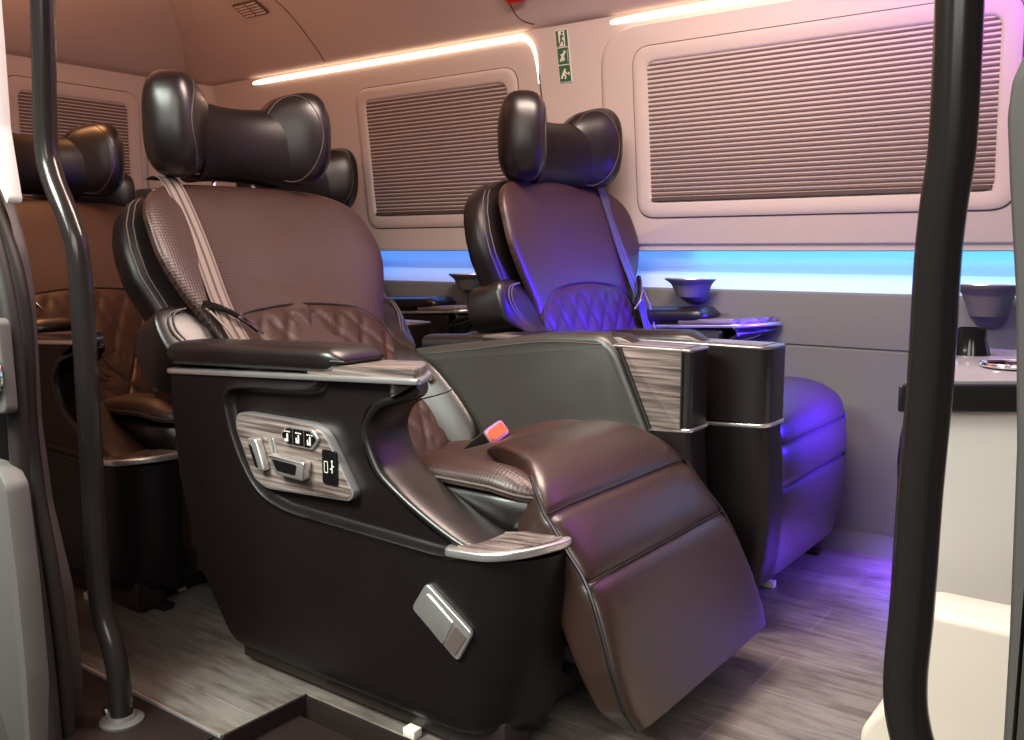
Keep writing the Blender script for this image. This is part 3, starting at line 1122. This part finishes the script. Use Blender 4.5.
        prism(G(X), [(p.x, p.y) for p in so_], 'y', Y, Y - .016, .004).build('backrest_switch', M['silver'], cpn)
        prism(G(X), [(p.x, p.y) for p in roundpoly([(-1.338, .455), (-1.328, .456), (-1.312, .416), (-1.320, .416)], .003)], 'y', Y - .0155, Y - .0168, .0005, 1).build('switch_recess', M['gloss_black'], cpn)
        prism(G(X), [(p.x, p.y) for p in roundpoly([(-1.296, .470), (-1.284, .472), (-1.268, .415), (-1.280, .408)], .004)], 'y', Y, Y - .004, .001).build('switch_guide', M['silver'], cpn)
        so_ = roundpoly([(-1.282, .446), (-1.185, .444), (-1.192, .410), (-1.262, .412)], .006)
        prism(G(X), [(p.x, p.y) for p in so_], 'y', Y, Y - .020, .004).build('seat_switch', M['silver'], cpn)
        prism(G(X), [(p.x, p.y) for p in roundpoly([(-1.268, .439), (-1.203, .437), (-1.208, .418), (-1.256, .420)], .004)], 'y', Y - .0195, Y - .0212, .0005, 1).build('switch_recess', M['gloss_black'], cpn)
        ho = roundpoly([(-1.262, .482), (-1.245, .499), (-1.176, .499), (-1.162, .484), (-1.180, .464), (-1.246, .464)], .006)
        prism(G(X), [(p.x, p.y) for p in ho], 'y', Y, Y - .006, .002).build('heater_rim', M['silver'], cpn)
        kp = prism(G(X), [(-1.211 + (p.x + 1.211) * .90, .482 + (p.y - .482) * .80) for p in ho], 'y', Y - .004, Y - .008, .001).build('heater_keys', M['gloss_black'], cpn)
        ic = G(X)
        for k in range(3):
            cx_ = -1.240 + k * .029
            for q in range(3):
                ic.box(cx_ - .007 + q * .0055, cx_ - .0035 + q * .0055, Y - .0088, Y - .0078, .4885, .4905)
            ic.box(cx_ - .001, cx_ + .0025, Y - .0088, Y - .0078, .476, .486)
            ic.box(cx_ - .0065, cx_ + .0025, Y - .0088, Y - .0078, .472, .4765)
            if k: ic.box(cx_ - .0065, cx_ - .004, Y - .0088, Y - .0078, .477, .481)
        ic.build('heater_icons', M['sign_white'], cpn, smooth=False)
        for k in (-1, 1):
            G(X).box(-1.211 + k * .0145 - .0006, -1.211 + k * .0145 + .0006, Y - .0086, Y - .0078, .468, .496).build('key_gap', M['groove'], cpn, smooth=False)
        prism(G(X), [(p.x, p.y) for p in roundpoly([(-1.158, .468), (-1.122, .468), (-1.122, .410), (-1.158, .410)], .005)], 'y', Y, Y - .004, .001).build('usb_port', M['gloss_black'], cpn)
        ub = G(X)
        for (a0_, a1_, b0_, b1_) in ((-1.152, -1.151, .429, .449), (-1.144, -1.143, .429, .449), (-1.152, -1.143, .429, .430), (-1.152, -1.143, .448, .449)):
            ub.box(a0_, a1_, Y - .0046, Y - .0038, b0_, b1_)
        ub.box(-1.1335, -1.1318, Y - .0046, Y - .0038, .430, .450)
        ub.box(-1.1375, -1.1335, Y - .0046, Y - .0038, .436, .438)
        ub.box(-1.1318, -1.128, Y - .0046, Y - .0038, .441, .443)
        ub.box(-1.1345, -1.1308, Y - .0046, Y - .0038, .448, .452)
        ub.build('usb_icon', M['sign_white'], cpn, smooth=False)
        # pull latch low on the side
        lo_ = [(-.916, .281), (-.836, .232), (-.862, .176), (-.953, .240)]
        lo2 = [(p.x, p.y) for p in roundpoly([(-.925, .287), (-.832, .228), (-.862, .174), (-.957, .238)], .010)]
        lt = prism(G(X), lo2, 'y', 1.026, 1.016, .003).build('latch', M['silver'], t)
        c_ = Vector((-.896, .231))
        pl = [(-.922, .272), (-.868, .236), (-.890, .196), (-.944, .236)]
        prism(G(X), [(p.x, p.y) for p in roundpoly(pl, .005)], 'y', 1.017, 1.0135, .001).build('latch_flap', M['silver'], lt)
        prism(G(X), [(p.x, p.y) for p in roundpoly([(-.864, .233), (-.842, .219), (-.866, .184), (-.886, .196)], .004)], 'y', 1.018, 1.0145, .0005, 1).build('latch_slot', M['groove'], lt)

    # ---- inner console with side wall, veneer front and armrest
    cx1 = cons_x
    gw = G(X)
    wall_o = [(cx1 - .165, .600), (cx1 - .20, .628), (cx1 - .35, .622), (-1.33, .590), (-1.50, .565), (-1.60, .54), (-1.56, .20), (-1.46, .05), (cx1 - .12, .05), (cx1 - .07, .40)]
    prism(gw, [(p.x, p.y) for p in roundpoly(wall_o, [.03, .03, .03, .03, .03, .03, .03, .03, .02, .01], 5)], 'y', 1.614, 1.708, .016, 4)
    cw_ = gw.build('inner_console', LM if not panel else M['leather_lit'], t, angle=60)
    G(X).tube([(cx1 - .20, 1.6135, .608), (cx1 - .35, 1.6135, .604), (-1.33, 1.6135, .573), (-1.45, 1.6135, .556)], .0013, 6, smooth=5).build('stitching', M['thread'], cw_)
    # sloping cover in front of the soft side wall (edge between leather and veneer)
    wd_ = [(cx1 - .155, .602), (cx1 - .018, .607), (cx1 - .018, .447), (cx1 - .082, .443)]
    prism(G(X), [(p.x, p.y) for p in roundpoly(wd_, .004)], 'y', 1.650, 1.6195, .002, 2).build('veneer_panel', M['wood'], t, angle=40)
    G(X).tube([(cx1 - .157, 1.6165, .602), (cx1 - .084, 1.6165, .443)], .0035, 8).build('panel_gap', M['seam'], t)
    # rounded box end
    eb = G(X)
    def plan(fx, inset=0):
        return [(p.x, p.y) for p in roundpoly([(fx - .52, 1.624 + inset), (fx - inset, 1.624 + inset), (fx - inset, 1.722 - inset), (fx - .52, 1.722 - inset)], [.002, .012, .034, .002], 7)]
    ub_ = G(X)
    def plan2(ins=0):
        return [(p.x, p.y) for p in roundpoly([(cx1 - .52, 1.624 + ins), (cx1 - ins, 1.624 + ins), (cx1 - ins, 1.722 - ins), (cx1 - .52, 1.722 - ins)], [.002, .010, .034, .002], 7)]
    ub_.loops([[(a, b, z) for a, b in plan2()] for z in (.450, .454, .50, .55, .602)])
    ub_.build('console_box', LE, t, angle=60)
    eb.box(cx1 - .0205, cx1 - .0175, 1.6195, 1.6245, .452, .603)
    eb.build('end_gap', M['seam'], t, smooth=False)
    tp_ = G(X)
    prism(tp_, [(p.x, p.y) for p in roundpoly([(cx1 - .52, 1.623), (cx1 + .001, 1.623), (cx1 + .001, 1.723), (cx1 - .52, 1.723)], [.002, .012, .034, .002], 7)], 'z', .601, .608, .003, 2)
    tp_.build('console_lid', M['dark_silver'], t, angle=40)
    prism(G(X), [(cx1 - .50, 1.632), (cx1 - .02, 1.632), (cx1 - .02, 1.705), (cx1 - .50, 1.705)], 'z', .6075, .6095, .001, 1).build('lid_inlay', M['wood'], t, angle=40)
    rg = G(X)
    rg.X = lambda p: X((p[0], p[1], p[2] + .012 * (p[0] - cx1) / .2))
    prism(rg, plan(cx1 + .002, -.001), 'z', .443, .451, .002, 2)
    rg.build('metal_ring', M['silver'], t, angle=40)
    lb = G(X)
    lps = []
    for z, fx in [(.085, -.035), (.10, -.012), (.16, .0), (.25, .008), (.36, .004), (.43, -.003), (.443, -.003)]:
        lps.append([(a, b, z) for a, b in plan(cx1 + fx)])
    lb.loops(lps)
    lb.build('console_base', LM, t, angle=60)
    # armrest pad of the inner console
    ap = G(X)
    lps = []
    for k in range(21):
        u = k / 20
        x = -1.50 + u * (cx1 - .13 + 1.50 - .02)
        e = max(.12, (1 - max(0, (u - .90) / .10) ** 2.2) ** .5 if u > .9 else 1)
        lps.append([(x, 1.682 + a * (.6 + .4 * e), .606 + b * e - .035 * (1 - u)) for a, b in sel(.036, .024, 3.2, 30)])
    ap.loops(lps)
    ap.build('armrest_pad', LE, t, angle=60)

    # ---- buckle between cushion and inner console
    u0 = Vector((-1.225, 1.50, .375)); u1 = Vector((-1.135, 1.470, .428))
    d = (u1 - u0).normalized(); wv = Vector((-.25, .96, .10)); wv = (wv - d * wv.dot(d)).normalized(); hv = d.cross(wv)
    def bbox(a, b, w_, h_):
        return [[tuple(u0.lerp(u1, f_) + wv * (p_[0] * w_) + hv * (p_[1] * h_)) for p_ in sel(1, 1, 6, 20)] for f_ in (a, b)]
    bk = G(X); bk.loops(bbox(-.9, -.85, .010, .006)[:1] + bbox(-.3, .0, .020, .012) + bbox(.4, .96, .026, .016)); bko = bk.build('buckle', M['black_plastic'], t, angle=60)
    g = G(X); g.loops(bbox(.95, 1.0, .027, .017)); g.build('buckle_frame', M['silver'], bko)
    g = G(X); g.loops(bbox(.97, 1.05, .022, .012)); g.build('release_button', M['orange'], bko)
    # recline button on the bolster
    q = BP(.20, .06, .075)
    G(X).tube([q, (q[0] + .012, q[1] - .012, q[2])], .009, 12).build('belt_anchor', M['chrome'], t)

    # ---- floor fixings
    for x, y in ((-.985, 1.045), (-.868, 1.200), (-.80, 1.42)):
        G(X).box(x - .013, x + .013, y - .010, y + .010, 0.0, .016).build('rail_cap', M['white'], t, bevel=.002)
    G(X).tube([(-.868, 1.205, .02), (-.90, 1.215, .035), (-.885, 1.26, .045), (-.875, 1.30, .03)], .007, 8, smooth=4).build('floor_bracket', M['chrome'], t)
    G(X).box(-1.40, -.78, 1.10, 1.13, 0.0, .014).build('floor_rail', M['black_plastic'], t, bevel=.002)
    G(X).box(-1.40, -.78, 1.62, 1.65, 0.0, .014).build('floor_rail', M['black_plastic'], t, bevel=.002)
    G(X).box(-1.36, -.84, 1.12, 1.64, .012, .06).build('seat_foot', M['black_plastic'], t, bevel=.01)
    return t


REST_OPEN = dict(open=True, crest=.44, pipe0=.30,
                 prof=[(-1.02, .436), (-.95, .462), (-.88, .463), (-.83, .443), (-.775, .398), (-.735, .352), (-.69, .298), (-.655, .225), (-.628, .155), (-.606, .095)],
                 seams=(.44, .635),
                 hw=[(0, .09), (.06, .13), (.16, .160), (.26, .180), (.36, .222), (.43, .243), (.6, .246), (.85, .265), (.95, .262), (1, .245)],
                 th=[(0, .03), (.2, .05), (.36, .09), (.5, .122), (.65, .110), (.8, .095), (.93, .075), (1, .04)])
REST_DOWN = dict(crest=.455, pipe0=.42,
                 prof=[(-1.02, .444), (-.95, .470), (-.86, .480), (-.78, .476), (-.72, .445), (-.695, .40), (-.688, .33), (-.690, .24), (-.700, .15), (-.715, .09)],
                 seams=(.56, .70),
                 hw=[(0, .10), (.06, .15), (.2, .175), (.3, .18), (.40, .225), (.47, .240), (.9, .242), (1, .225)],
                 th=[(0, .03), (.2, .04), (.4, .08), (.6, .10), (.9, .10), (1, .06)])
REST_FRONT = dict(REST_DOWN, prof=[(x - .02, z) for x, z in REST_DOWN['prof']], hw=[(0, .10), (.06, .15), (.2, .175), (.3, .18), (.40, .215), (.47, .228), (.9, .230), (1, .215)])
BACK_A = [(-1.425, .41), (-1.575, .55), (-1.662, .67), (-1.737, .80), (-1.832, .945)]
BACK_B = [(-1.310, .41), (-1.355, .58), (-1.380, .70), (-1.420, .84), (-1.470, .985)]
BACK_C = [(-1.36, .41), (-1.49, .57), (-1.58, .69), (-1.66, .80), (-1.75, .945)]
BACK_D = [(-1.335, .41), (-1.41, .57), (-1.455, .69), (-1.50, .80), (-1.56, .930)]
seat('captain_seat', 1.38, 1, 0, 'black leather reclined seat nearest the door, with raised leg rest and wood control panel',
     BACK_A, (-1.835, 1.365, 1.060), -.775, REST_OPEN, panel=True)
seat('captain_seat', 2.10, -1, .035, 'upright black leather seat by the large front window, blue light on its back',
     BACK_B, (-1.470, 1.385, 1.075), -.707, REST_FRONT, res=.7, belt='belt_grey')
seat('captain_seat', 1.38, 1, -1.01, 'dark leather seat behind the reclined one, partly behind the left handrail',
     BACK_C, (-1.76, 1.37, 1.065), -.70, REST_DOWN, res=.5)
seat('captain_seat', 2.10, -1, -.955, 'shaded leather seat under the middle window, behind the upright seat',
     BACK_D, (-1.545, 1.385, 1.035), -.70, REST_DOWN, res=.5, belt='belt_grey')

# ------------------------------------------------------------------ rear bench seat, only its top shows
t = thing('rear_seat', (-3.05, 1.72, 0), 'low leather rear seat in the back corner, only its head pad visible', 'seat')
g = G()
g.loops([[(x + b, a, z) for a, b in sel(hw, .05, 3, 30)] for x, z, hw in ((.02, .40, .24), (-.04, .55, .25), (-.10, .75, .25), (-.15, .88, .23), (-.17, .92, .18))])
g.build('backrest', M['leather_matt'], t)
g = G(); g.loops([[(x, a, .36 + b) for a, b in sel(.24, .06, 4, 30)] for x in (.0, .02, .30, .36, .40)]); g.build('seat_cushion', M['leather_matt'], t)
G().box(.0, .36, -.2, .2, 0, .32).build('seat_box', M['black_plastic'], t, bevel=.02)
hd = G(); hd.loops([[(-.15 + a, u * .09, 1.0 + b) for a, b in sel(.05, .07, 2.6, 24)] for u in (-1, -.5, 0, .5, 1)]); hd = hd.build('headrest', M['leather_matt'], t)
for s in (-1, 1):
    w = G(); w.loops([[(-.12 + .03 * u + a * e, s * (.12 + u * .06), 1.0 + b * e) for a, b in sel(.045, .085, 2.9, 24)] for u, e in [(q, (1 - abs(q) ** 3) ** .4) for q in (-.98, -.8, -.4, 0, .4, .8, .98)]]); w.build('headrest_wing', M['leather'], hd)

# ------------------------------------------------------------------ doorway: sill, step, jambs
st = prism(G(), [(-1.80, .55), (-1.245, .55), (-1.245, .845), (-1.80, .845)], 'z', -.10, 0.004, .004, 2).build('trim_8', M['sill'])
struct(st, 'dark plastic door sill')
el = G().tube([(-1.80, .853, .001), (-1.235, .853, .001)], .004, 8).build('trim_9', M['silver'])
struct(el, 'bright metal floor edge strip')
g = G().box(-1.24, -.20, .50, 1.03, -.30, -.27)
struct(g.build('trim_10', M['sill'], smooth=False), 'bottom of the step well')
g = G().box(-1.24, -.30, 1.032, 1.0375, -.28, -.002)
struct(G().box(-1.2395, -1.234, .86, 1.036, -.28, .001).build('trim_19', M['sill'], smooth=False), 'dark nosing at the step well')
struct(g.build('trim_11', M['sill'], smooth=False), 'riser of the step well')
g = G()
g.loops([[(x, y, z) for (y, z) in ((.50, -.12), (.70, -.075), (.80, -.05), (.88, -.035), (.95, -.03), (1.015, -.03))] for x in (-1.235, -.20)], closed=False)
struct(g.build('trim_12', M['sill']), 'moulded step shell')
g = G()
for k, (yy, r_) in enumerate(((.93, .016), (.80, .014))):
    g.tube([(-1.16, yy - .03, -.045 - .03 * k), (-1.13, yy, -.030 - .03 * k), (-1.05, yy + .012, -.026 - .03 * k), (-.6, yy + .012, -.026 - .03 * k), (-.3, yy + .01, -.026 - .03 * k)], r_, 12, smooth=8)
struct(g.build('trim_13', M['gloss_black']), 'glossy ribs on the step')

Xi = {}
def slab_y(name, px, y0, y1, r, mat, lab, rad=.008):
    return struct(prism(G(), [(p.x, p.y) for p in roundpoly(px, rad)], 'y', y0, y1, r, 2).build(name, mat, angle=40), lab)
def ribbon(name, path, r, mat, lab, flat=1):
    return struct(G().tube(path, r, 14, smooth=8).build(name, mat), lab)
# rear jamb, from inside out
slab_y('door_1', [(-1.90, 1.30), (-1.80, 1.30), (-1.74, 1.0), (-1.68, .93), (-1.640, .872), (-1.609, .80), (-1.593, .715), (-1.600, .504), (-1.580, .362), (-1.530, .225), (-1.516, .10), (-1.520, -.05), (-1.90, -.05)], .735, .775, .008, M['jamb'], 'grey inner lining of the doorway jamb', .02)
ribbon('trim_14', [(-1.73, .70, 1.10), (-1.63, .70, .93), (-1.560, .70, .85), (-1.510, .70, .76), (-1.495, .70, .66), (-1.502, .70, .53), (-1.492, .70, .41), (-1.462, .70, .28), (-1.448, .70, .15), (-1.445, .70, -.05)], .016, M['rubber'], 'outer black rubber door seal')
ribbon('trim_15', [(-1.62, .66, 1.05), (-1.56, .66, .94), (-1.495, .66, .84), (-1.455, .66, .73), (-1.442, .66, .62), (-1.448, .66, .50), (-1.448, .66, .40), (-1.428, .66, .28), (-1.412, .66, .15), (-1.402, .66, -.05)], .014, M['rubber'], 'inner black rubber door seal')
slab_y('trim_16', [(-1.85, 1.30), (-1.74, 1.30), (-1.66, .97), (-1.58, .85), (-1.535, .70), (-1.535, .40), (-1.500, .20), (-1.490, -.08), (-1.85, -.08)], .66, .735, .006, M['black_plastic'], 'dark body edge behind the seals', .02)
slab_y('trim_17', [(-1.52, 1.30), (-1.43, 1.30), (-1.425, 1.10), (-1.425, .98), (-1.405, .875), (-1.411, .866), (-1.46, .93)], .650, .672, .003, M['white_paint'], 'white painted body edge', .006)
slab_y('trim_18', [(-1.73, .475), (-1.445, .473), (-1.415, .447), (-1.408, .38), (-1.400, .30), (-1.393, .15), (-1.40, -.08), (-1.73, -.08)], .62, .66, .01, M['grey_plastic'], 'grey door edge panel', .012)
t = thing('door_catch', (-1.418, .625, .62), 'metal door catch on the doorway edge at far left', 'door catch')
prism(G(lambda p: (p[0] + 1.39, p[1] - .625, p[2] - .62)), [(p.x, p.y) for p in roundpoly([(-1.46, .70), (-1.372, .70), (-1.366, .56), (-1.46, .55)], .012)], 'y', .64, .62, .004).build('plate', M['grey_plastic'], t)
G(lambda p: (p[0] + 1.39, p[1] - .625, p[2] - .62)).tube([(-1.385 + .018 * math.cos(q), .615, .615 + .026 * math.sin(q)) for q in [2 * math.pi * i / 24 for i in range(25)]], .005, 8).build('striker', M['chrome'], t)
# front jamb at the right
slab_y('door_2', [(.10, 1.30), (-.085, 1.30), (-.098, 1.0), (-.103, .93), (-.1095, .912), (-.111, .889), (-.107, .847), (-.098, .767), (-.091, .664), (-.087, .528), (-.086, .454), (-.085, .1), (.10, .1)], .70, .74, .008, M['grey_plastic'], 'grey jamb lining at the front of the doorway', .004)

# ------------------------------------------------------------------ handrails
def rail(path, r, label, flange=None):
    t = thing('handrail', (path[-1][0], path[-1][1], 0 if flange else path[-1][2]), label, 'handrail')
    o = Vector(t.location)
    Xl = lambda p: tuple(Vector(p) - o)
    G(Xl).tube(path, r, 24, smooth=10).build('tube', M['pole'], t, angle=80)
    if flange:
        fx, fy, fz = flange
        G(Xl).loops([[(fx + q * math.cos(a), fy + q * math.sin(a), z) for a in [2 * math.pi * i / 32 for i in range(32)]] for q, z in ((.038, fz), (.038, fz + .004), (.034, fz + .007), (.027, fz + .009), (.024, fz + .016))]) if False else None
        g = G(Xl)
        g.loops([[(fx + q * math.cos(a), fy + q * math.sin(a), z) for a in [2 * math.pi * i / 32 for i in range(32)]] for q, z in ((.036, fz), (.036, fz + .004), (.032, fz + .007), (.025, fz + .009), (.022, fz + .014))])
        g.build('flange', M['grey_plastic'], t)
        g = G(Xl).tube([(fx - .024, fy - .010, fz + .006), (fx - .026, fy - .012, fz + .022)], .007, 10)
        g.build('bolt', M['chrome'], t)
    return t


rail([(-1.50, .78, 1.34), (-1.516, .78, 1.258), (-1.530, .78, 1.107), (-1.541, .78, .975), (-1.526, .78, .918), (-1.480, .78, .845), (-1.460, .78, .79), (-1.457, .78, .67), (-1.458, .78, .469), (-1.460, .78, .278), (-1.453, .78, .191), (-1.425, .78, .130), (-1.412, .78, .078), (-1.410, .78, .006)], .0185,
     'black bent handrail bolted to the sill at the left of the doorway', (-1.410, .78, .004))
rail([(-.176, .83, 1.32), (-.171, .83, 1.03), (-.1695, .83, .953), (-.1690, .83, .897), (-.170, .83, .869), (-.173, .83, .837), (-.175, .83, .792), (-.175, .83, .725), (-.1755, .83, .673), (-.178, .83, .592), (-.179, .83, .488), (-.181, .83, .423), (-.177, .83, .383), (-.165, .83, .350), (-.14, .83, .325), (-.10, .81, .31), (-.06, .75, .305)], .0185,
     'thick black handrail in the right foreground of the doorway')

# ------------------------------------------------------------------ front cabinet
t = thing('cabinet', (-.10, 1.75, 0), 'ivory cabinet with dark overhanging top behind the right handrail', 'cabinet')
Xc = lambda p: (p[0] + .10, p[1] - 1.75, p[2])
prism(G(Xc), [(p.x, p.y) for p in roundpoly([(-.315, 1.475), (.20, 1.86), (.20, 2.02), (-.315, 2.02)], .02)], 'z', .0, .565, .004).build('body', M['white'], t, angle=40)
prism(G(Xc), [(p.x, p.y) for p in roundpoly([(-.347, 1.430), (.22, 1.853), (.22, 2.03), (-.347, 2.03)], .012)], 'z', .558, .600, .004).build('top', M['black_plastic'], t, angle=40)
prism(G(Xc), [(p.x, p.y) for p in roundpoly([(-.340, 1.440), (.21, 1.850), (.21, 2.02), (-.340, 2.02)], .012)], 'z', .599, .606, .002).build('tray_mat', M['tray'], t, angle=40)
pg = G(Xc)
pg.loops([[(-.33 + b * f, 1.60 + a * f, z) for a, b in sel(.08, .045, 2.8, 28)] for z, f in ((.375, .45), (.39, .75), (.42, .95), (.46, 1), (.50, .95), (.54, .8), (.558, .6))])
pg.build('side_pod', M['leather_matt'], t)
t2 = thing('cup_ring', (-.235, 1.70, .606), 'shiny round cup ring tray lying on the dark cabinet top', 'tray')
G().tube([(.045 * math.cos(a), .045 * math.sin(a), .006) for a in [2 * math.pi * i / 32 for i in range(33)]], .004, 8).build('ring', M['chrome'], t2)
g = G(); g.loops([[(q * math.cos(a), q * math.sin(a), z) for a in [2 * math.pi * i / 32 for i in range(32)]] for q, z in ((.043, .0), (.043, .004), (.030, .003))]); g.build('dish', M['gloss_black'], t2)
t3 = thing('tumbler', (-.33, 1.88, .606), 'blue-tinted glossy tumbler on the cabinet top near the side wall', 'cup')
g = G(); g.loops([[(q * math.cos(a), q * math.sin(a), z) for a in [2 * math.pi * i / 28 for i in range(28)]] for q, z in ((.034, 0), (.032, .01), (.026, .03), (.026, .05), (.023, .05), (.022, .02))]); g.build('cup_body', M['gloss_black'], t3)
# cream moulded cover low in front of the cabinet
t = thing('step_cover', (-.20, 1.38, 0), 'cream moulded step cover in front of the ivory cabinet', 'cover')
Xp = lambda p: (p[0] + .20, p[1] - 1.38, p[2])
pc = [(-.285, .298), (.12, .298), (.12, .0), (-.345, .0), (-.350, .09), (-.338, .115), (-.300, .165), (-.292, .25)]
prism(G(Xp), [(p.x, p.y) for p in roundpoly(pc, [.03, .02, .001, .001, .02, .02, .02, .02], 6)], 'y', 1.33, 1.435, .012, 4).build('cover', M['cream'], t, angle=50)
